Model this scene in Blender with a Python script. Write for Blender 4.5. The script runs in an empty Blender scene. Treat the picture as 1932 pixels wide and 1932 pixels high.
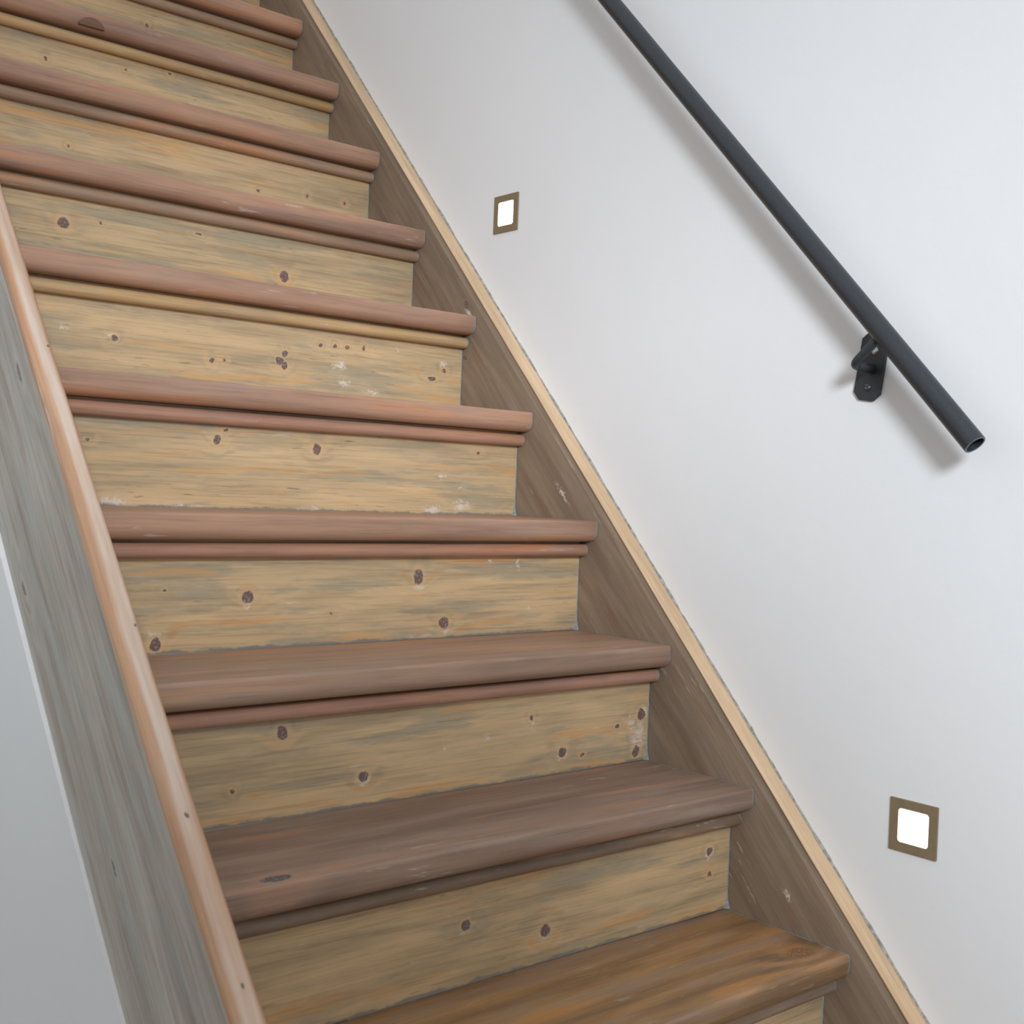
import bpy, bmesh, math, random
from mathutils import Matrix, Vector, noise as mnoise

C = bpy.context.scene.collection
scene = bpy.context.scene

# ------------------------------------------------------------------ camera
cam_d = bpy.data.cameras.new('camera')
cam_d.sensor_width = 36.0
cam_d.lens = 42.34284
cam_d.clip_start = 0.02
cam_d.dof.use_dof = True
cam_d.dof.focus_distance = 2.15
cam_d.dof.aperture_fstop = 9.0
cam = bpy.data.objects.new('camera', cam_d)
C.objects.link(cam)
rot = Matrix(((0.765135, -0.019623, -0.643571),
              (-0.642649, 0.038258, -0.765205),
              (0.039638, 0.999075, 0.016661)))
cam.matrix_world = Matrix.Translation((-1.50236, -0.80313, 0.84636)) @ rot.to_4x4()
scene.camera = cam

# ------------------------------------------------------------------ world, light, exposure
world = bpy.data.worlds.new('world')
scene.world = world
world.use_nodes = True
bg = world.node_tree.nodes['Background']
bg.inputs[0].default_value = (0.96, 0.985, 1.0, 1)
bg.inputs[1].default_value = 0.72


def area(name, loc, target, sx, sy, power, color, spread=180):
    d = bpy.data.lights.new(name, 'AREA')
    d.shape = 'RECTANGLE'
    d.size, d.size_y = sx, sy
    d.energy = power
    d.color = color
    d.spread = math.radians(spread)
    o = bpy.data.objects.new(name, d)
    C.objects.link(o)
    o.location = loc
    v = Vector(target) - Vector(loc)
    o.rotation_euler = v.to_track_quat('-Z', 'Y').to_euler()
    return o


area('window_daylight', (-2.30, -2.50, 1.85), (-0.15, 0.56, 0.85), 0.66, 0.66, 11.8, (0.85, 0.925, 1.0), 54)

vs = scene.view_settings
vs.view_transform = 'Standard'
vs.look = 'None'
vs.gamma = 1.0
vs.use_curve_mapping = False
vs.exposure = 0.0

# ------------------------------------------------------------------ constants of the stair
RISE, GOING = 0.2, 0.186416
S0 = 0.0404                      # stringer top edge above the nosing line
WALL_X = 0.0357                  # face of the right wall
LEFT_X = -0.913                  # inner face of the outer stringer
OUT_X = -0.9475                   # outer face of the outer stringer
TH = math.atan2(RISE, GOING)
FLOOR_Z = -0.4
FIRST, LAST = -1, 12
Y_TOP = 2.75


def lin(r, g, b):
    f = lambda c: (c / 255 / 12.92) if c / 255 <= 0.04045 else ((c / 255 + 0.055) / 1.055) ** 2.4
    return (f(r), f(g), f(b), 1.0)


# ------------------------------------------------------------------ node helpers
class NT:
    def __init__(self, name):
        self.mat = bpy.data.materials.new(name)
        self.mat.use_nodes = True
        self.t = self.mat.node_tree
        self.t.nodes.clear()
        self.out = self.t.nodes.new('ShaderNodeOutputMaterial')

    def n(self, kind, **kw):
        nd = self.t.nodes.new('ShaderNode' + kind)
        for k, v in kw.items():
            setattr(nd, k, v)
        return nd

    def set(self, sock, v):
        if isinstance(v, bpy.types.NodeSocket):
            self.t.links.new(v, sock)
        elif v is not None:
            sock.default_value = v

    def math(self, op, a, b=None, c=None, clamp=False):
        nd = self.n('Math', operation=op)
        nd.use_clamp = clamp
        self.set(nd.inputs[0], a)
        if b is not None:
            self.set(nd.inputs[1], b)
        if c is not None:
            self.set(nd.inputs[2], c)
        return nd.outputs[0]

    def vmath(self, op, a, b=None):
        nd = self.n('VectorMath', operation=op)
        self.set(nd.inputs[0], a)
        if b is not None:
            self.set(nd.inputs[1], b)
        return nd.outputs['Value'] if op in ('LENGTH', 'DOT_PRODUCT') else nd.outputs['Vector']

    def noise(self, vec, scale=1.0, detail=3.0, rough=0.5, color=False):
        nd = self.n('TexNoise')
        self.set(nd.inputs['Vector'], vec)
        nd.inputs['Scale'].default_value = scale
        nd.inputs['Detail'].default_value = detail
        nd.inputs['Roughness'].default_value = rough
        return nd.outputs['Color' if color else 'Fac']

    def step(self, v, lo, hi, out0=0.0, out1=1.0):
        nd = self.n('MapRange', interpolation_type='SMOOTHSTEP')
        self.set(nd.inputs['Value'], v)
        if lo <= hi:
            a = (lo, hi, out0, out1)
        else:
            a = (hi, lo, out1, out0)
        for i, k in enumerate(('From Min', 'From Max', 'To Min', 'To Max')):
            nd.inputs[k].default_value = a[i]
        return nd.outputs['Result']

    def mix(self, f, a, b, blend='MIX'):
        nd = self.n('Mix', data_type='RGBA', blend_type=blend)
        nd.clamp_factor = True
        self.set(nd.inputs[0], f)
        self.set(nd.inputs[6], a)
        self.set(nd.inputs[7], b)
        return nd.outputs[2]

    def ramp(self, v, stops):
        nd = self.n('ValToRGB')
        self.set(nd.inputs[0], v)
        e = nd.color_ramp.elements
        while len(e) < len(stops):
            e.new(0.5)
        for i, (p, c) in enumerate(stops):
            e[i].position = p
            e[i].color = c
        return nd.outputs[0]

    def finish(self, color, rough=0.6, bump=None, bstr=0.2, bdist=0.001, metal=0.0, spec=0.4):
        p = self.n('BsdfPrincipled')
        self.set(p.inputs['Base Color'], color)
        self.set(p.inputs['Roughness'], rough)
        p.inputs['Metallic'].default_value = metal
        p.inputs['Specular IOR Level'].default_value = spec
        if bump is not None:
            b = self.n('Bump')
            b.inputs['Strength'].default_value = bstr
            b.inputs['Distance'].default_value = bdist
            self.set(b.inputs['Height'], bump)
            self.t.links.new(b.outputs[0], p.inputs['Normal'])
        self.t.links.new(p.outputs[0], self.out.inputs[0])
        return self.mat


KNOT = lin(112, 86, 84)
WHITE = lin(222, 214, 203)
PUTTY = lin(138, 147, 144)


def wood(name, cols, seed, grain='x', streak=None, knots=(), marks=(), fleck=0.5, scuff=0.35,
         kcol=KNOT, putty_x=None, base_z=None, wash=None, wash_amt=0.5, rough=0.55, streak_amt=0.6,
         freq=1.0, ring=7.0, fib=0.3, stretch=1.0, crest=None):
    """Weathered pine. cols: three colours from dark to light. knots and marks are
    (x, y, z, rx, ry, rz) in the part's own coordinates."""
    T = NT(name)
    co = T.n('TexCoord').outputs['Object']
    sp = T.n('SeparateXYZ')
    T.set(sp.inputs[0], co)
    x, y, z = sp.outputs
    u, v, w = (x, z, y) if grain == 'x' else (y, z, x)

    def grid(su, sv, sw, off):
        cb = T.n('CombineXYZ')
        T.set(cb.inputs[0], T.math('MULTIPLY_ADD', u, su * freq * stretch, seed * 1.37 + off))
        T.set(cb.inputs[1], T.math('MULTIPLY_ADD', v, sv * freq, seed * 0.71 - off))
        T.set(cb.inputs[2], T.math('MULTIPLY_ADD', w, sw * freq, seed * 2.3 + off * 0.5))
        return cb.outputs[0]

    # knots: distances in a slightly warped space
    wob = T.vmath('SCALE', T.vmath('SUBTRACT', T.noise(co, 75, 2, 0.5, color=True), (0.5, 0.5, 0.5)))
    wob.node.inputs['Scale'].default_value = 0.009
    cw = T.vmath('ADD', co, wob)
    dmin, field = None, None
    for (kx, ky, kz, rx, ry, rz) in knots:
        d = T.vmath('LENGTH', T.vmath('MULTIPLY', T.vmath('SUBTRACT', cw, (kx, ky, kz)),
                                      (1 / rx, 1 / ry, 1 / rz)))
        dmin = d if dmin is None else T.math('MINIMUM', dmin, d)
    if dmin is not None:
        field = T.math('POWER', 2.718, T.math('MULTIPLY', T.math('MULTIPLY', dmin, dmin), -0.10))

    big = T.noise(grid(1.8, 14, 14, 0.0), 1.0, 4, 0.6)
    mid = T.noise(grid(4.5, 62, 62, 3.1), 1.0, 5, 0.65)
    fine = T.noise(grid(7, 260, 260, 5.3), 1.0, 4, 0.65)
    h = T.math('MULTIPLY_ADD', v, 95.0, T.math('MULTIPLY', T.noise(grid(1.3, 8, 8, 9.0), 1.0, 2, 0.45), 26.0))
    h = T.math('MULTIPLY_ADD', w, 95.0, h)
    if field is not None:
        h = T.math('MULTIPLY_ADD', field, ring, h)
    rings = T.math('SINE', h)
    a = T.math('ADD', T.math('MULTIPLY', big, 0.75), T.math('MULTIPLY', mid, 0.45))
    a = T.math('ADD', a, T.math('MULTIPLY', rings, 0.045))
    col = T.ramp(a, [(0.42, cols[0]), (0.60, cols[1]), (0.78, cols[2])])
    if wash is not None:
        wm = T.step(T.math('ADD', T.noise(grid(3.6, 27, 27, 21.0), 1.0, 5, 0.68), T.math('MULTIPLY', rings, 0.06)), 0.48, 0.64)
        col = T.mix(T.math('MULTIPLY', wm, wash_amt), col, wash)
    if streak is not None:
        sm = T.math('MULTIPLY', T.step(rings, 0.15, 0.9),
                    T.step(T.noise(grid(2.8, 30, 30, 13.0), 1.0, 4, 0.6), 0.48, 0.62))
        if field is not None:
            sm = T.math('MAXIMUM', sm, T.math('MULTIPLY', field, T.step(rings, 0.0, 0.9, 0, 0.7)))
        col = T.mix(T.math('MULTIPLY', sm, streak_amt), col, streak)
    # fine fibres
    col = T.mix(T.step(fine, 0.48, 0.66, 0, fib * 1.4), col, T.mix(1.0, col, (0.55, 0.54, 0.52, 1), 'MULTIPLY'))
    blot = T.noise(grid(9, 90, 90, 91.0), 1.0, 5, 0.7)
    col = T.mix(T.step(blot, 0.52, 0.72, 0, 0.30), col, T.mix(1.0, col, (0.72, 0.74, 0.74, 1), 'MULTIPLY'))
    col = T.mix(T.step(blot, 0.46, 0.30, 0, 0.30), col, T.mix(1.0, col, (1.16, 1.10, 1.02, 1), 'MULTIPLY'))
    col = T.mix(T.step(fine, 0.42, 0.25, 0, fib * 0.6), col, T.mix(1.0, col, (1.22, 1.2, 1.16, 1), 'MULTIPLY'))
    # short dark flecks in the open grain
    if fleck > 0:
        fl = T.math('MULTIPLY', T.step(T.noise(grid(22, 190, 190, 31.0), 1.0, 2, 0.5), 0.665, 0.73),
                    T.step(T.noise(grid(2.0, 9, 9, 41.0), 1.0, 2, 0.5), 0.45, 0.6))
        col = T.mix(T.math('MULTIPLY', fl, fleck), col, lin(98, 94, 84))
    # stray rubbed spots of old white paint
    if scuff > 0:
        sc = T.math('MULTIPLY', T.step(T.noise(grid(15, 115, 115, 51.0), 1.0, 4, 0.65), 0.60, 0.70),
                    T.step(T.noise(grid(3.5, 9, 9, 61.0), 1.0, 3, 0.6), 0.50, 0.64))
        col = T.mix(T.math('MULTIPLY', sc, scuff), col, WHITE)
    # placed paint marks
    mm = None
    if marks:
        wob2 = T.vmath('SCALE', T.vmath('SUBTRACT', T.noise(co, 170, 4, 0.65, color=True), (0.5, 0.5, 0.5)))
        wob2.node.inputs['Scale'].default_value = 0.03
        cm = T.vmath('ADD', co, wob2)
        for (kx, ky, kz, rx, ry, rz) in marks:
            d = T.vmath('LENGTH', T.vmath('MULTIPLY', T.vmath('SUBTRACT', cm, (kx, ky, kz)),
                                          (1 / rx, 1 / ry, 1 / rz)))
            mm = d if mm is None else T.math('MINIMUM', mm, d)
        grit = T.noise(grid(60, 160, 160, 71.0), 1.0, 3, 0.6)
        mk = T.math('MULTIPLY', T.step(mm, 1.15, 0.35), T.step(grit, 0.36, 0.56))
        col = T.mix(T.math('MULTIPLY', mk, 0.8), col, WHITE)
    if crest is not None:
        cx, chw, ccol, camt = crest
        cn = T.math('MULTIPLY', T.math('SUBTRACT', T.noise(grid(5, 14, 14, 101.0), 1.0, 4, 0.6), 0.5), chw * 1.6)
        cm2 = T.step(T.math('ABSOLUTE', T.math('ADD', T.math('SUBTRACT', x, cx), cn)), chw, chw * 0.35)
        cm2 = T.math('MULTIPLY', cm2, T.step(T.noise(grid(6, 40, 40, 111.0), 1.0, 4, 0.6), 0.38, 0.62, 0.35, 1.0))
        col = T.mix(T.math('MULTIPLY', cm2, camt), col, ccol)
    # knots
    if dmin is not None:
        col = T.mix(T.step(T.math('ABSOLUTE', T.math('SUBTRACT', dmin, 1.25)), 0.6, 0.1, 0, 0.22), col,
                    T.mix(1.0, cols[2], (1.05, 1.0, 0.95, 1), 'MULTIPLY'))
        kc = T.mix(T.step(T.noise(co, 260, 2, 0.6), 0.52, 0.66, 0, 0.55), kcol, T.mix(0.5, kcol, WHITE))
        col = T.mix(T.step(dmin, 1.08, 0.86, 0, 0.95), col, kc)
    rag = T.math('MULTIPLY', T.math('SUBTRACT', T.noise(grid(28, 28, 28, 81.0), 1.0, 4, 0.6), 0.5), 0.016)
    if base_z is not None:
        # grey joint line where old filler meets the tread below
        zz = T.math('ADD', T.math('SUBTRACT', z, base_z), rag)
        col = T.mix(T.step(zz, 0.0045, 0.001, 0, 0.75), col, lin(118, 122, 120))
    if putty_x is not None:
        xx = T.math('ADD', T.math('SUBTRACT', putty_x, x), rag)
        col = T.mix(T.step(xx, 0.0045, 0.002, 0, 0.8), col, PUTTY)
    return T.finish(col, rough=rough, bump=fine, bstr=0.25, bdist=0.0006, spec=0.35)


def plain(name, color, rough=0.5, metal=0.0, vary=0.06, scale=60, bump=0.1, spec=0.4):
    T = NT(name)
    co = T.n('TexCoord').outputs['Object']
    nz = T.noise(co, scale, 3, 0.55)
    dark = tuple(c * (1 - vary) for c in color[:3]) + (1,)
    light = tuple(min(1, c * (1 + vary)) for c in color[:3]) + (1,)
    return T.finish(T.ramp(nz, [(0.35, dark), (0.65, light)]), rough, nz, bump, 0.0008, metal, spec)


# ------------------------------------------------------------------ mesh helpers
def make(name, verts, faces, mat, parent=None, smooth=False, loc=(0, 0, 0), rot=(0, 0, 0), auto=None):
    me = bpy.data.meshes.new(name)
    me.from_pydata([tuple(v) for v in verts], [], faces)
    bm = bmesh.new()
    bm.from_mesh(me)
    bmesh.ops.recalc_face_normals(bm, faces=bm.faces)
    bm.to_mesh(me)
    bm.free()
    me.materials.append(mat)
    if smooth:
        me.polygons.foreach_set('use_smooth', [True] * len(me.polygons))
    if auto:
        me.set_sharp_from_angle(angle=math.radians(auto))
    me.update()
    o = bpy.data.objects.new(name, me)
    C.objects.link(o)
    if parent:
        o.parent = parent
    o.location = loc
    o.rotation_euler = rot
    return o


def extrude(profile, xs, disp=None):
    """Sweep a closed (a, b) profile along x; disp(i_profile, x) gives a small (da, db)."""
    V, F = [], []
    n = len(profile)
    for x in xs:
        for i, (a, b) in enumerate(profile):
            da, db = disp(i, x) if disp else (0, 0)
            V.append((x, a + da, b + db))
    for s in range(len(xs) - 1):
        for i in range(n):
            j = (i + 1) % n
            F.append((s * n + i, s * n + j, (s + 1) * n + j, (s + 1) * n + i))
    F.append(tuple(range(n)))
    F.append(tuple((len(xs) - 1) * n + i for i in range(n)))
    return V, F


def box(x0, x1, y0, y1, z0, z1):
    V = [(x, y, z) for x in (x0, x1) for y in (y0, y1) for z in (z0, z1)]
    F = [(0, 1, 3, 2), (4, 6, 7, 5), (0, 4, 5, 1), (2, 3, 7, 6), (0, 2, 6, 4), (1, 5, 7, 3)]
    return V, F


def prism_x(poly, x0, x1):
    n = len(poly)
    V = [(x0, a, b) for a, b in poly] + [(x1, a, b) for a, b in poly]
    F = [tuple(range(n)), tuple(range(n, 2 * n))]
    F += [(i, (i + 1) % n, n + (i + 1) % n, n + i) for i in range(n)]
    return V, F


def arc(cx, cy, r, a0, a1, n):
    return [(cx + r * math.cos(math.radians(a0 + (a1 - a0) * i / n)),
             cy + r * math.sin(math.radians(a0 + (a1 - a0) * i / n))) for i in range(n + 1)]


def tube(points, r, sides=16, r_in=None):
    """Round bar (or hollow pipe) along a polyline."""
    V, F = [], []
    pts = [Vector(p) for p in points]
    up = Vector((0.3, 0.2, 1)).normalized()
    rad = [r] if r_in is None else [r, r_in]
    rings = []
    for k, rr in enumerate(rad):
        rows = []
        for i, p in enumerate(pts):
            if i == 0:
                d = pts[1] - pts[0]
            elif i == len(pts) - 1:
                d = pts[-1] - pts[-2]
            else:
                d = (pts[i + 1] - pts[i]).normalized() + (pts[i] - pts[i - 1]).normalized()
            d.normalize()
            a = d.cross(up).normalized()
            b = d.cross(a).normalized()
            row = []
            for s in range(sides):
                t = 2 * math.pi * s / sides
                row.append(len(V))
                V.append(p + a * (rr * math.cos(t)) + b * (rr * math.sin(t)))
            rows.append(row)
        rings.append(rows)
        for i in range(len(rows) - 1):
            for s in range(sides):
                s2 = (s + 1) % sides
                F.append((rows[i][s], rows[i][s2], rows[i + 1][s2], rows[i + 1][s]))
    if r_in is None:
        F.append(tuple(rings[0][0]))
        F.append(tuple(rings[0][-1]))
    else:
        for e in (0, -1):
            for s in range(sides):
                s2 = (s + 1) % sides
                F.append((rings[0][e][s], rings[0][e][s2], rings[1][e][s2], rings[1][e][s]))
    return V, F


def thing(name, label, cat, loc=(0, 0, 0), group=None):
    o = bpy.data.objects.new(name, None)
    C.objects.link(o)
    o.location = loc
    o['label'] = label
    o['category'] = cat
    if group:
        o['group'] = group
    return o


def structure(o):
    o['kind'] = 'structure'
    return o


# ------------------------------------------------------------------ room shell
def wall_mat(name, color, seed):
    T = NT(name)
    co = T.n('TexCoord').outputs['Object']
    a = T.noise(co, 1.7 + seed, 3, 0.5)
    b = T.noise(co, 9.0, 4, 0.55)
    c = T.noise(co, 90.0, 3, 0.6)
    f = T.math('ADD', T.math('MULTIPLY', a, 0.6), T.math('MULTIPLY', b, 0.4))
    col = T.ramp(f, [(0.3, tuple(k * 0.975 for k in color[:3]) + (1,)), (0.7, color)])
    hgt = T.math('ADD', T.math('MULTIPLY', b, 1.0), T.math('MULTIPLY', c, 0.25))
    return T.finish(col, 0.75, hgt, 0.16, 0.006, 0.0, 0.25)


M_WALL = wall_mat('white_plaster', (0.84, 0.84, 0.845, 1), 0.0)
M_WALL2 = wall_mat('white_plaster_under_stair', (0.86, 0.875, 0.885, 1), 0.5)
M_BEAD = plain('white_plaster_bead', (0.86, 0.86, 0.87, 1), 0.6, vary=0.02)

V, F = box(WALL_X, WALL_X + 0.12, -1.6, Y_TOP + 0.6, FLOOR_Z, 3.6)
structure(make('wall_right', V, F, M_WALL))

# added unseen blocker for the person behind the camera; shades the lowest steps
V, F = box(-2.0, -1.275, -1.2, -1.1, FLOOR_Z, 1.35)
structure(make('light_blocker', V, F, M_WALL))

def bowed(u):
    # the old outer stringer bends slightly inwards towards its foot
    return min(0.012, 0.0055 * (max(0.0, 0.80 - u) / 0.45) ** 2)


def bow(i, u):
    return bowed(u), 0.0


# outer stringer bottom line, used by the wall below it
BOT = 0.358                      # depth of the outer stringer measured vertically
line = lambda y: y * RISE / GOING + S0
y_f = (FLOOR_Z + BOT - S0) * GOING / RISE
poly = [(y_f, FLOOR_Z), (Y_TOP, FLOOR_Z), (Y_TOP, line(Y_TOP) - BOT)]
ct, st = math.cos(TH), math.sin(TH)


def face(y):
    # plaster face, a little prouder of the stringer further up
    return OUT_X + bowed(y * ct + (y * RISE / GOING - BOT) * st) - (0.0018 + 0.0052 * min(1.0, max(0.0, (y - 0.2) / 0.8)))


V, F = [], []
NW = 48
for i in range(NW + 1):
    y = y_f + 0.004 + (Y_TOP - y_f - 0.004) * i / NW
    zt = max(FLOOR_Z, line(y) - BOT - 0.0045)
    V += [(face(y), y, FLOOR_Z), (face(y), y, zt), (-0.925, y, zt), (-0.925, y, FLOOR_Z)]
for i in range(NW):
    for a in range(4):
        b = (a + 1) % 4
        F.append((i * 4 + a, i * 4 + b, i * 4 + 4 + b, i * 4 + 4 + a))
F += [(0, 1, 2, 3), (NW * 4, NW * 4 + 1, NW * 4 + 2, NW * 4 + 3)]
structure(make('wall_left', V, F, M_WALL2))

M_FLOOR = wood('oak_floor', [lin(66, 56, 46), lin(84, 71, 58), lin(100, 85, 70)], 77.0, scuff=0, fleck=0.2)
V, F = box(-7.0, WALL_X, -7.0, 6.0, FLOOR_Z - 0.08, FLOOR_Z)
structure(make('floor', V, F, M_FLOOR))

# ------------------------------------------------------------------ the staircase
stair = thing('staircase', 'old closed wooden staircase with worn rounded treads rising along the white wall',
              'staircase', (0, 0, FLOOR_Z))


def child(name, V, F, mat, parent=stair, loc=(0, 0, 0), **kw):
    base = Vector(loc) - (Vector((0, 0, FLOOR_Z)) if parent is stair else Vector((0, 0, 0)))
    return make(name, V, F, mat, parent, loc=base, **kw)


# measured unevenness of the steps (metres): nosing forward/back, tread up/down
DY = {2: -.0015, 3: -.0024, 4: -.0022, 6: .0006, 7: .0018, 8: .003, 9: .0018, 10: -.002}
DZ = {2: .0006, 3: .0006, 4: .0009, 6: -.0007, 7: -.0018, 8: 0.0002, 9: -.0018, 10: -.004}

KN = {
    10: [(-0.304, -0.1489, 0.0052, 0.005), (-0.38, -0.1116, 0.005, 0.0049)],
    9: [(-0.669, -0.1089, 0.0032, 0.0043), (-0.5, -0.0895, 0.0035, 0.0034), (-0.403, -0.074, 0.0036, 0.003)],
    8: [(-0.682, -0.1251, 0.003, 0.003), (-0.278, -0.1341, 0.0037, 0.0034),
        (-0.159, -0.1229, 0.0026, 0.0035), (-0.063, -0.1205, 0.0041, 0.0036)],
    7: [(-0.751, -0.1118, 0.0102, 0.0103), (-0.685, -0.0994, 0.0038, 0.0029), (-0.311, -0.1421, 0.0100, 0.0115),
        (-0.497, -0.0887, 0.0064, 0.003)],
    6: [(-0.727, -0.1249, 0.0054, 0.0062), (-0.408, -0.1181, 0.0054, 0.0058), (-0.418, -0.1318, 0.0076, 0.0077),
        (-0.408, -0.1395, 0.0055, 0.0058), (-0.551, -0.1432, 0.004, 0.0056), (-0.526, -0.1416, 0.003, 0.0028),
        (-0.044, -0.1146, 0.0053, 0.0054), (-0.275, -0.0922, 0.0047, 0.005), (-0.302, -0.0921, 0.0046, 0.004),
        (-0.333, -0.0945, 0.0045, 0.004), (-0.238, -0.0893, 0.0036, 0.0041), (-0.074, -0.1323, 0.0105, 0.0043)],
    5: [(-0.627, -0.0885, 0.0064, 0.0085), (-0.444, -0.0949, 0.0082, 0.0108), (-0.836, -0.0999, 0.004, 0.0031),
        (-0.097, -0.0844, 0.0051, 0.003), (-0.614, -0.0724, 0.0046, 0.0025)],
    4: [(-0.356, -0.0973, 0.0095, 0.0129), (-0.662, -0.1222, 0.0103, 0.0093), (-0.302, -0.1737, 0.010, 0.0097),
        (-0.801, -0.1858, 0.0077, 0.0103), (-0.791, -0.1101, 0.0031, 0.0022), (-0.519, -0.1521, 0.0028, 0.0024)],
    3: [(-0.703, -0.0841, 0.0079, 0.0105), (-0.573, -0.1586, 0.0088, 0.0081), (-0.196, -0.1656, 0.0085, 0.0076),
        (-0.017, -0.1202, 0.0085, 0.0108), (-0.026, -0.1822, 0.009, 0.0098), (-0.264, -0.105, 0.0044, 0.0041),
        (-0.073, -0.1347, 0.005, 0.0035), (-0.772, -0.154, 0.0038, 0.0034), (-0.152, -0.1746, 0.0048, 0.0034)],
    2: [(-0.528, -0.1204, 0.0071, 0.0076), (-0.387, -0.1562, 0.0105, 0.0095), (-0.048, -0.1011, 0.0066, 0.0064),
        (-0.046, -0.138, 0.0041, 0.004)],
}
MK = {
    6: [(-0.734, -0.1187, 0.0071, 0.007), (-0.291, -0.128, 0.0175, 0.009), (-0.278, -0.1589, 0.0141, 0.0121),
        (-0.047, -0.1021, 0.012, 0.0075), (-0.811, -0.1164, 0.0102, 0.0034), (-0.16, -0.082, 0.0038, 0.0073),
        (-0.218, -0.172, 0.0243, 0.0051)],
    5: [(-0.80, -0.1921, 0.04, 0.0065), (-0.695, -0.1972, 0.0538, 0.0040), (-0.453, -0.1975, 0.0257, 0.0036),
        (-0.177, -0.1294, 0.0097, 0.0068), (-0.133, -0.1494, 0.0099, 0.003), (-0.192, -0.192, 0.0301, 0.0097),
        (-0.131, -0.1839, 0.0249, 0.0118), (-0.733, -0.0947, 0.0022, 0.003)],
    4: [(-0.807, -0.1848, 0.0077, 0.0044), (-0.805, -0.1701, 0.0138, 0.0029), (-0.662, -0.1355, 0.0069, 0.0039),
        (-0.355, -0.1146, 0.0127, 0.006), (-0.292, -0.1909, 0.011, 0.0053), (-0.143, -0.0783, 0.0048, 0.0101),
        (-0.113, -0.1569, 0.0099, 0.0028), (-0.208, -0.0742, 0.007, 0.0036)],
    3: [(-0.042, -0.1341, 0.0102, 0.0125), (-0.024, -0.1582, 0.0206, 0.0268), (-0.011, -0.1144, 0.0104, 0.009),
        (-0.262, -0.1193, 0.0055, 0.0116), (-0.431, -0.1344, 0.0039, 0.007), (-0.351, -0.1252, 0.0052, 0.0048),
        (-0.195, -0.1698, 0.0127, 0.0085), (-0.572, -0.1623, 0.0123, 0.0089)],
    2: [(-0.532, -0.1305, 0.0044, 0.0028), (-0.048, -0.1044, 0.0127, 0.0116), (-0.387, -0.157, 0.0128, 0.011)],
}
BIG = 10.0
six = lambda L: [(a, 0, b, ra, BIG, rb) for a, b, ra, rb in L]

R_DARK, R_MID, R_LIGHT = lin(170, 148, 117), lin(204, 175, 135), lin(220, 187, 143)
OCHRE = lin(214, 162, 104)
GREY = lin(156, 148, 128)
N_DARK, N_MID, N_LIGHT = lin(150, 118, 100), lin(176, 137, 114), lin(194, 148, 118)
N_STREAK = lin(196, 132, 92)
N_GREY = lin(158, 140, 128)

# colours of the bead under each nosing, which differ from step to step
BEAD = {
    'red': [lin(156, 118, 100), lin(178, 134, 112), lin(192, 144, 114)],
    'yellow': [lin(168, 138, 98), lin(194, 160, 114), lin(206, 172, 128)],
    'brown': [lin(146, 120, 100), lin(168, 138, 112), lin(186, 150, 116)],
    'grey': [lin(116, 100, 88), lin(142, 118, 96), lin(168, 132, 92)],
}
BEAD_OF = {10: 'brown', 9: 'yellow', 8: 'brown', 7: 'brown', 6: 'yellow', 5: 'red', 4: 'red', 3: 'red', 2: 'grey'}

M_CAULK = plain('old_blue_grey_filler', PUTTY, 0.8, vary=0.12, scale=180, bump=0.5)


def nosing_profile(depth, t=0.038):
    p = [(depth, 0.0)]
    p += [(0.055, 0.0), (0.030, 0.0), (0.016, -0.0002)]
    p += arc(0.0060, -0.0063, 0.0060, 90, 180, 6)
    p += [(0.0, -0.016)]
    p += arc(0.0175, -t + 0.0175, 0.0175, 180, 270, 8)
    p += [(0.045, -t), (depth, -t)]
    return p


def bead_profile():
    # rounded bead with a small cove below it, back against the riser
    z0, z1, y1 = -0.0455, -0.0660, 0.0427
    p = [(y1, z0)]
    p += arc(0.0322, -0.0542, 0.0112, 80, 318, 18)
    p += [(y1, -0.0600)]
    return p


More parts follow.
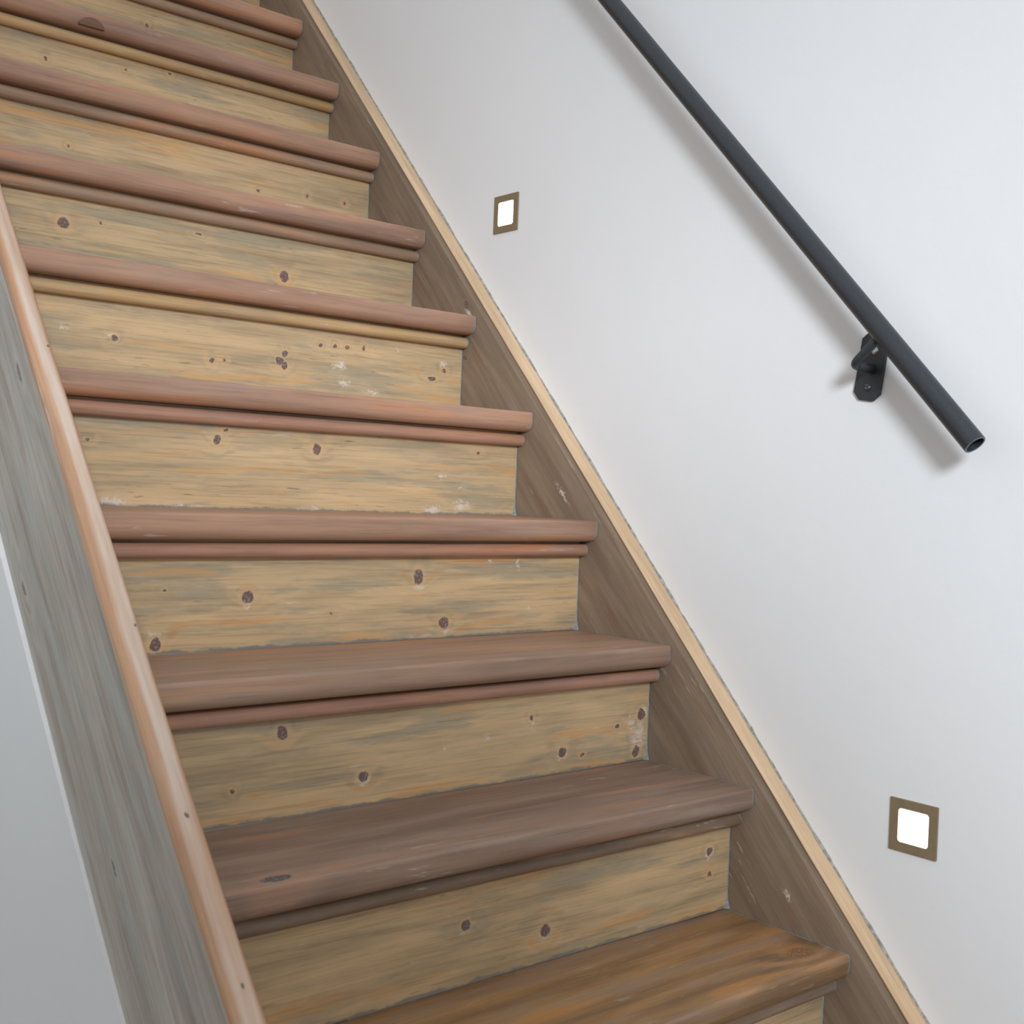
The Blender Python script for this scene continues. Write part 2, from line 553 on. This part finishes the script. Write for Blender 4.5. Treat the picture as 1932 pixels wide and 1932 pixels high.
for k in range(FIRST, LAST + 1):
    rnd = random.Random(100 + k)
    dy, dz = DY.get(k, 0.0), DZ.get(k, 0.0)
    zk = k * RISE
    seed = 3.0 + k * 4.7
    # ---- tread with its rounded nosing
    knots, marks, cols, grey, ga = [], [], [N_DARK, N_MID, N_LIGHT], N_GREY, 0.35
    nst = N_STREAK
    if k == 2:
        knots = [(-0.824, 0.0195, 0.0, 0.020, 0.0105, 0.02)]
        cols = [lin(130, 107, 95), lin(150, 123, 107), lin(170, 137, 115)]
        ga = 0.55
    elif k == 3:
        cols = [lin(148, 120, 102), lin(168, 136, 114), lin(186, 148, 120)]
    elif k <= 1:
        cols = [lin(122, 96, 72), lin(154, 118, 82), lin(182, 140, 94)]  # browns darkened to put shade at the stair foot into the colour; orange is wear
        nst, ga = lin(206, 142, 74), 0.4
        knots = [(-0.055, 0.047, 0.0, 0.024, 0.016, 0.02)] if k == 1 else []
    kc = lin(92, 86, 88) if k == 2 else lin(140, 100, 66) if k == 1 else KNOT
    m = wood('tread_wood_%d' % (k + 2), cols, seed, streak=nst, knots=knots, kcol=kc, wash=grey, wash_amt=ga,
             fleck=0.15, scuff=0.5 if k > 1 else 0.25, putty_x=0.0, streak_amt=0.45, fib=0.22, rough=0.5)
    xs = [LEFT_X - 0.008 + (0.0075 - LEFT_X) * i / 60 for i in range(61)]
    prof = nosing_profile(GOING + 0.0425)
    pn = len(prof)

    def wear(i, x, k=k, pn=pn):
        if i in (0, pn - 1):
            return 0, 0
        a = mnoise.noise(Vector((x * 7, k * 5.3, 0)))
        b = mnoise.noise(Vector((x * 19, k * 3.1, 4)))
        edge = 1.0 if 2 <= i <= 9 else 0.25
        return 0.0008 * a * edge, -0.0010 * edge * abs(a) * 0.9 + 0.0004 * b * edge
    V, F = extrude(prof, xs, wear)
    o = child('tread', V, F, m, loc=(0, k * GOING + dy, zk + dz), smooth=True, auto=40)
    if k == 1:
        o['label'] = 'lowest tread in view, worn to orange bare wood'
    if k == 9:
        # small half-round patch let into the lower front of this nosing
        mp = wood('patch_wood', [lin(96, 72, 60), lin(124, 90, 72), lin(142, 102, 80)], 91.0, fleck=0.1, scuff=0.2)
        e = [(-0.592 + 0.026 * math.cos(math.radians(a)), -0.034 + 0.018 * math.sin(math.radians(a)))
             for a in range(0, 181, 15)]
        n = len(e)
        Vp = [(x, -0.0042, z) for x, z in e] + [(x, 0.006, z) for x, z in e]
        Fp = [tuple(range(n)), tuple(range(n, 2 * n))] + [(i, (i + 1) % n, n + (i + 1) % n, n + i) for i in range(n)]
        q = child('wood_patch', Vp, Fp, mp, parent=o)
        q['label'] = 'darker half-round wooden patch in the nosing'
    # ---- bead moulding under the nosing
    kind = BEAD_OF.get(k, 'brown' if k > 2 else 'grey')  # lowest unlisted beads take the dark set to paint in the shade there
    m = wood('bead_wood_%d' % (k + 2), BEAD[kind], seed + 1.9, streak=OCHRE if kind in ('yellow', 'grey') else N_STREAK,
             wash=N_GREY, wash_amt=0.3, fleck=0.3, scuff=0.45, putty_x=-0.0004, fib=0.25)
    xs = [LEFT_X - 0.002 + (0.0015 - LEFT_X) * i / 24 for i in range(25)]

    def wob(i, x, k=k):
        return 0.0006 * mnoise.noise(Vector((x * 9, k * 2.7, 9))), 0.0004 * mnoise.noise(Vector((x * 11, k * 6.7, 2)))
    V, F = extrude(bead_profile(), xs, wob)
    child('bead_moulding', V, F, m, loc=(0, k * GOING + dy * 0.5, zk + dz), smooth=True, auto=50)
    # ---- riser board
    m = wood('riser_wood_%d' % (k + 2), [R_DARK, R_MID, R_LIGHT], seed + 0.6, streak=OCHRE,
             knots=six(KN.get(k, [])), marks=six(MK.get(k, [])), wash=GREY, wash_amt=0.65,
             fleck=0.7 if k in (5, 7) else 0.45, scuff=0.45, base_z=-RISE + 0.001, streak_amt=0.65)
    V, F = box(LEFT_X - 0.006, -0.0005, 0.043, 0.060, -RISE + 0.0008, -0.0385)
    r = child('riser', V, F, m, loc=(0, k * GOING, zk))
    # ---- filler bead in the joint between riser and wall stringer
    prof2, Vc, Fc = [], [], []
    N = 14
    for i in range(N + 1):
        z = -0.067 - (RISE - 0.067 - 0.001) * i / N
        wd = 0.0016 + 0.0012 * mnoise.noise(Vector((k * 3.3, z * 60, 1))) + (0.006 * ((i - N + 3) / 3) ** 2 if i > N - 3 else 0)
        Vc += [(-0.0003 - wd, 0.0432, z), (-0.0003, 0.0432 - wd * 0.9, z), (-0.0003, 0.0432, z)]
    for i in range(N):
        for a in range(3):
            b = (a + 1) % 3
            Fc.append((i * 3 + a, i * 3 + b, i * 3 + 3 + b, i * 3 + 3 + a))
    Fc += [(0, 1, 2), (N * 3, N * 3 + 1, N * 3 + 2)]
    q = child('filler_bead', Vc, Fc, M_CAULK, parent=r)
    q['label'] = 'blue-grey filler in the joint'

# ---- wall stringer: built flat in its own frame, local y along the slope, z square to it
ct, st = math.cos(TH), math.sin(TH)


def to_local(y, z):
    zz = z - S0
    return (y * ct + zz * st, -y * st + zz * ct)


def slope_child(name, V, F, mat, parent=stair, x=0.0, **kw):
    if parent is stair:
        return make(name, V, F, mat, stair, loc=(x, 0, S0 - FLOOR_Z), rot=(TH, 0, 0), **kw)
    return make(name, V, F, mat, parent, **kw)


U0 = to_local((FLOOR_Z - S0) * GOING / RISE, FLOOR_Z)[0]
U1 = to_local(Y_TOP, line(Y_TOP))[0]
M_STR = wood('wall_stringer_wood', [lin(122, 105, 88), lin(142, 123, 104), lin(156, 136, 116)], 51.0, grain='y',
             streak=lin(132, 94, 70), streak_amt=0.4, scuff=0.5, fleck=0.1, fib=0.2, wash=lin(120, 108, 96), wash_amt=0.4,
             knots=[(0, *to_local(1.154, 1.224), 0.03, 0.012, 0.006), (0, *to_local(1.152, 1.116), 0.03, 0.006, 0.004)],
             marks=[(0, *to_local(1.145, 1.205), 0.03, 0.02, 0.006), (0, *to_local(0.842, 0.848), 0.03, 0.03, 0.004),
                    (0, *to_local(0.301, 0.253), 0.03, 0.012, 0.005), (0, *to_local(0.663, 0.373), 0.03, 0.012, 0.003)],
             rough=0.6)
D = 0.27
nU = 120


def slope_sweep(profile, u0, u1, n, disp=None, cut=True):
    """Sweep an (x, z) profile along local y."""
    V, F = [], []
    m = len(profile)
    for s in range(n + 1):
        u = u0 + (u1 - u0) * s / n
        for i, (x, z) in enumerate(profile):
            dx, dzz = disp(i, u) if disp else (0, 0)
            uu = u
            if cut and s == 0:
                uu = u - (z + dzz) * ct / st      # level cut on the floor
            V.append((x + dx, uu, z + dzz))
    for s in range(n):
        for i in range(m):
            j = (i + 1) % m
            F.append((s * m + i, s * m + j, (s + 1) * m + j, (s + 1) * m + i))
    F.append(tuple(range(m)))
    F.append(tuple(n * m + i for i in range(m)))
    return V, F


# board up to the strip, with a small moulded edge
prof = [(0.0005, -D), (0.0005, -0.0165), (0.0022, -0.0135), (0.0042, -0.0045), (0.0042, -0.0025), (WALL_X - 0.0005, -0.0025), (WALL_X - 0.0005, -D)]
V, F = slope_sweep(prof, U0, U1, nU)
wstr = slope_child('wall_stringer', V, F, M_STR, smooth=True, auto=25)
wstr['label'] = 'brown stringer board along the white wall'
M_STRIP = wood('pale_edge_wood', [lin(186, 157, 124), lin(209, 178, 143), lin(222, 192, 157)], 19.0, grain='y', streak=lin(192, 150, 110),
               streak_amt=0.4, scuff=0.4, fleck=0.12, fib=0.18, rough=0.55)


def strip_wear(i, u):
    a = mnoise.noise(Vector((u * 9, 1.3, 2)))
    return (0.0010 * a if i in (0, 1, 2) else 0.0), (0.0006 * mnoise.noise(Vector((u * 13, 5, 2))) if 1 <= i <= 4 else 0)


prof = [(0.0012, -0.0024), (0.0012, -0.0008), (0.0032, 0.0006), (0.018, 0.0010), (WALL_X - 0.0005, 0.0006), (WALL_X - 0.0005, -0.0024)]
V, F = slope_sweep(prof, U0, U1, nU, strip_wear)
q = slope_child('edge_strip', V, F, M_STRIP, parent=wstr, smooth=True, auto=40)
q['label'] = 'pale bare wood top edge'
# ragged filler where the plaster meets the strip
M_RAG = plain('ragged_plaster_edge', lin(150, 150, 144), 0.9, vary=0.35, scale=90, bump=0.6)
Vr, Fr = [], []
n = 420
rr = random.Random(5)
for s in range(n + 1):
    u = U0 + 0.01 + (U1 - U0 - 0.02) * s / n
    a = mnoise.noise(Vector((u * 14, 0, 3)))
    b = mnoise.noise(Vector((u * 70, 2, 8)))
    wdt = max(0.0006, 0.0022 + 0.0022 * a + 0.0016 * b)
    hgt = max(0.0006, 0.0024 + 0.002 * a + 0.0020 * b)
    Vr += [(WALL_X - wdt - 0.0003, u, 0.0011), (WALL_X - 0.0003, u, 0.0011), (WALL_X - 0.0003, u, 0.0011 + hgt)]
for s in range(n):
    for a in range(3):
        b = (a + 1) % 3
        Fr.append((s * 3 + a, s * 3 + b, s * 3 + 3 + b, s * 3 + 3 + a))
q = slope_child('plaster_edge', Vr, Fr, M_RAG, parent=wstr)
q['label'] = 'ragged grey plaster edge against the wall'

# ---- outer stringer: weathered grey board with a rounded worn cap
M_OUT = wood('grey_stringer_wood', [lin(160, 150, 140), lin(186, 178, 168), lin(200, 196, 188)], 33.0, grain='y',
             streak=lin(160, 140, 126), streak_amt=0.5, scuff=0.1, fleck=0.1, fib=0.25, wash=lin(176, 178, 172), wash_amt=0.6,
             knots=[(0, *to_local(0.893, 0.687), 0.05, 0.020, 0.006), (0, *to_local(0.941, 0.985), 0.05, 0.030, 0.006),
                    (0, *to_local(0.551, 0.391), 0.05, 0.018, 0.004)], kcol=lin(126, 120, 118), rough=0.6)




prof = [(OUT_X, -BOT * ct), (OUT_X, -0.0075), (LEFT_X, -0.0075), (LEFT_X, -BOT * ct)]
V, F = slope_sweep([(x - LEFT_X, z) for x, z in prof], U0, U1, nU, bow)
ostr = slope_child('outer_stringer', V, F, M_OUT, x=LEFT_X)
ostr['label'] = 'weathered grey outer stringer board'
M_CAP = wood('worn_cap_wood', [lin(176, 134, 106), lin(200, 156, 122), lin(212, 176, 146)], 63.0, grain='y', streak=lin(200, 140, 98),
             streak_amt=0.4, scuff=0.4, fleck=0.12, fib=0.18, wash=lin(206, 170, 140), wash_amt=0.5, rough=0.45, ring=3,
             stretch=0.45, crest=(-0.0150, 0.0135, lin(220, 201, 186), 0.9),
             knots=[(-0.0114, 0.4058, 0, 0.002, 0.0035, 0.1), (-0.0143, 0.6005, 0, 0.002, 0.004, 0.1),
                    (-0.0055, 0.855, 0, 0.002, 0.0035, 0.1), (-0.0082, 1.34, 0, 0.002, 0.0035, 0.1)], kcol=lin(120, 104, 92))
wdt = LEFT_X - OUT_X
prof = [(0.0, -0.0075), (-wdt, -0.0075)]
prof += arc(-wdt + 0.0115, -0.0040, 0.0115, 180 + 15, 100, 7)[0:]
prof += arc(-0.0100, -0.0030, 0.0100, 82, 0, 7)


def cap_wear(i, u):
    return (bowed(u) + 0.0006 * mnoise.noise(Vector((u * 8, i * 0.1, 7))), 0.0006 * mnoise.noise(Vector((u * 7, 3, i * 0.1)))) if i > 1 else (bowed(u), 0)


V, F = slope_sweep(prof, U0, U1, nU, cap_wear)
q = slope_child('stringer_cap', V, F, M_CAP, parent=ostr, smooth=True, auto=50)
q['label'] = 'rounded orange-brown top edge worn pale'
# plaster bead along the foot of the outer stringer
n0 = -BOT * ct
pb = [(-0.957 - LEFT_X, n0 - 0.0075), (-0.957 - LEFT_X, n0 - 0.0012), (OUT_X + 0.001 - LEFT_X, n0 - 0.0006), (-0.94 - LEFT_X, n0 - 0.0006), (-0.94 - LEFT_X, n0 - 0.0075)]
V, F = slope_sweep(pb, U0, U1, 60, bow)
V = [((face(u * ct - z * st) - 0.0004 - LEFT_X) if i % 5 < 2 else x, u, z) for i, (x, u, z) in enumerate(V)]
o = make('trim_1', V, F, M_BEAD, None, loc=(LEFT_X, 0, S0), rot=(TH, 0, 0))
structure(o)

# ------------------------------------------------------------------ handrail
M_RAIL = plain('black_powder_coat', lin(44, 48, 53), 0.42, vary=0.10, scale=300, bump=0.06, spec=0.5)
M_BRK = plain('black_bracket_steel', lin(46, 50, 54), 0.45, vary=0.12, scale=220, bump=0.08, spec=0.5)
M_SCREW = plain('bright_screw', lin(205, 210, 212), 0.3, metal=0.9, vary=0.08)
RX = -0.0245
rail_slope = 1.08259
P0 = Vector((RX, 0.0178, 0.9322))
hr = thing('handrail', 'slim black round steel handrail on a bracket along the white wall', 'handrail', P0)
rd = Vector((0, 1, rail_slope)).normalized()
V, F = tube([(0, 0, 0), rd * 0.002, rd * 1.2, rd * 2.9], 0.0153, 40, 0.0128)
make('rail_tube', V, F, M_RAIL, hr, smooth=True, auto=40)
M_RING = plain('bare_tube_end', lin(104, 110, 114), 0.4, vary=0.1, metal=0.3)
V, F = tube([rd * -0.0006, rd * 0.0], 0.0151, 40, 0.0130)
make('tube_end', V, F, M_RING, hr, smooth=True, auto=40)['label'] = 'bare cut end of the hollow tube'

bc = Vector((WALL_X, 0.2173, 1.0508))
loc_b = bc - P0
hw, hh, ch = 0.0225, 0.0500, 0.0105
poly = [(-hw + ch, -hh), (hw - ch, -hh), (hw, -hh + ch), (hw, hh - ch), (hw - ch, hh), (-hw + ch, hh), (-hw, hh - ch), (-hw, -hh + ch)]
V, F = prism_x(poly, -0.0050, -0.0003)
plate = make('bracket_plate', V, F, M_BRK, hr, loc=loc_b, rot=(math.radians(8), 0, 0))
mod = plate.modifiers.new('bevel', 'BEVEL')
mod.width = 0.0008
mod.segments = 2
mod.limit_method = 'ANGLE'


def screw(zc, yc, mat):
    R, n = 0.0056, 20
    V = [(0.0, 0, 0)]
    F = []
    prof = [(-0.0002, R), (-0.0012, R * 0.96), (-0.0022, R * 0.75), (-0.0026, R * 0.45)]
    V = []
    for x, r in prof:
        for i in range(n):
            t = 2 * math.pi * i / n
            V.append((x, r * math.cos(t), r * math.sin(t)))
    for a in range(len(prof) - 1):
        for i in range(n):
            j = (i + 1) % n
            F.append((a * n + i, a * n + j, (a + 1) * n + j, (a + 1) * n + i))
    # recessed cross slot
    last = (len(prof) - 1) * n
    c = len(V)
    V.append((-0.0008, 0, 0))
    for i in range(n):
        F.append((last + i, last + (i + 1) % n, c))
    return make('screw', V, F, mat, plate, loc=(-0.0049, yc, zc), smooth=True, auto=35)


s1 = screw(0.0235, -0.0030, M_SCREW)
s1['label'] = 'bright screw head'
M_SCREW2 = plain('dull_screw', lin(96, 100, 104), 0.32, metal=0.8, vary=0.3, scale=500)
screw(-0.0310, -0.0005, M_SCREW2)

# bent arm from the plate to the underside of the rail
axis_w = P0 + rd * ((Vector((RX, 0.163, 0)) - Vector((RX, P0.y, 0))).y / rd.y)
nrm = Vector((0, rd.z, -rd.y))
weld = axis_w + nrm * 0.0135
start = Vector((WALL_X - 0.0045, 0.2160, 1.0470))
elbow = weld + nrm * 0.049
elbow.x = -0.0255
d1 = (start - elbow).normalized()
d2 = (weld - elbow).normalized()
pts = [start]
rb = 0.013
for i in range(9):
    t = i / 8
    pts.append(elbow + d1 * rb * (1 - t) ** 2 + d2 * rb * t ** 2)
pts.append(weld)
V, F = tube([p - P0 for p in pts], 0.0065, 18)
arm = make('bracket_arm', V, F, M_BRK, hr, smooth=True, auto=50)
V, F = tube([start - P0 + Vector((0.0, 0, 0)), start - P0 + Vector((-0.004, 0, 0))], 0.0085, 18)
make('weld_collar', V, F, M_BRK, arm, smooth=True, auto=40)

# ------------------------------------------------------------------ step lights let into the wall
M_BRONZE = plain('dark_bronze', lin(138, 122, 96), 0.42, metal=0.1, vary=0.06, scale=140, bump=0.05)


def glow(name, strength):
    T = NT(name)
    e = T.n('Emission')
    e.inputs[0].default_value = (1.0, 0.90, 0.70, 1)
    e.inputs[1].default_value = strength
    T.t.links.new(e.outputs[0], T.out.inputs[0])
    return T.mat


M_LED = glow('lit_diffuser', 3.2)


def rounded(h, r, n=5):
    p = []
    for cx, cy, a in ((h - r, h - r, 0), (-h + r, h - r, 90), (-h + r, -h + r, 180), (h - r, -h + r, 270)):
        p += arc(cx, cy, r, a, a + 90, n)
    return p


def step_light(yc, zc, label):
    t = thing('step_light', label, 'wall light', (WALL_X, yc, zc), 'step lights in the white wall')
    H, h, r = 0.0374, 0.0240, 0.0045
    outer = rounded(H, 0.0008)
    inner = rounded(h, r)
    n = len(outer)
    V, F = [], []
    for x, lp in ((-0.0003, outer), (-0.0028, outer), (-0.0030, [(a * 0.988, b * 0.988) for a, b in outer]), (-0.0030, inner), (-0.0008, inner), (-0.0003, inner)):
        V += [(x, a, b) for a, b in lp]
    for s in range(6):
        for i in range(n):
            j = (i + 1) % n
            F.append((s * n + i, s * n + j, ((s + 1) % 6) * n + j, ((s + 1) % 6) * n + i))
    make('bezel', V, F, M_BRONZE, t)
    g = rounded(h - 0.0002, r)
    V, F = prism_x(g, -0.0024, -0.0004)
    make('diffuser', V, F, M_LED, t)['label'] = 'glowing warm white panel'
    return t


step_light(0.1167, 0.3945, 'bronze square step light low on the white wall, below the handrail end')
step_light(1.0794, 1.4051, 'bronze square step light higher on the white wall, beside the upper steps')
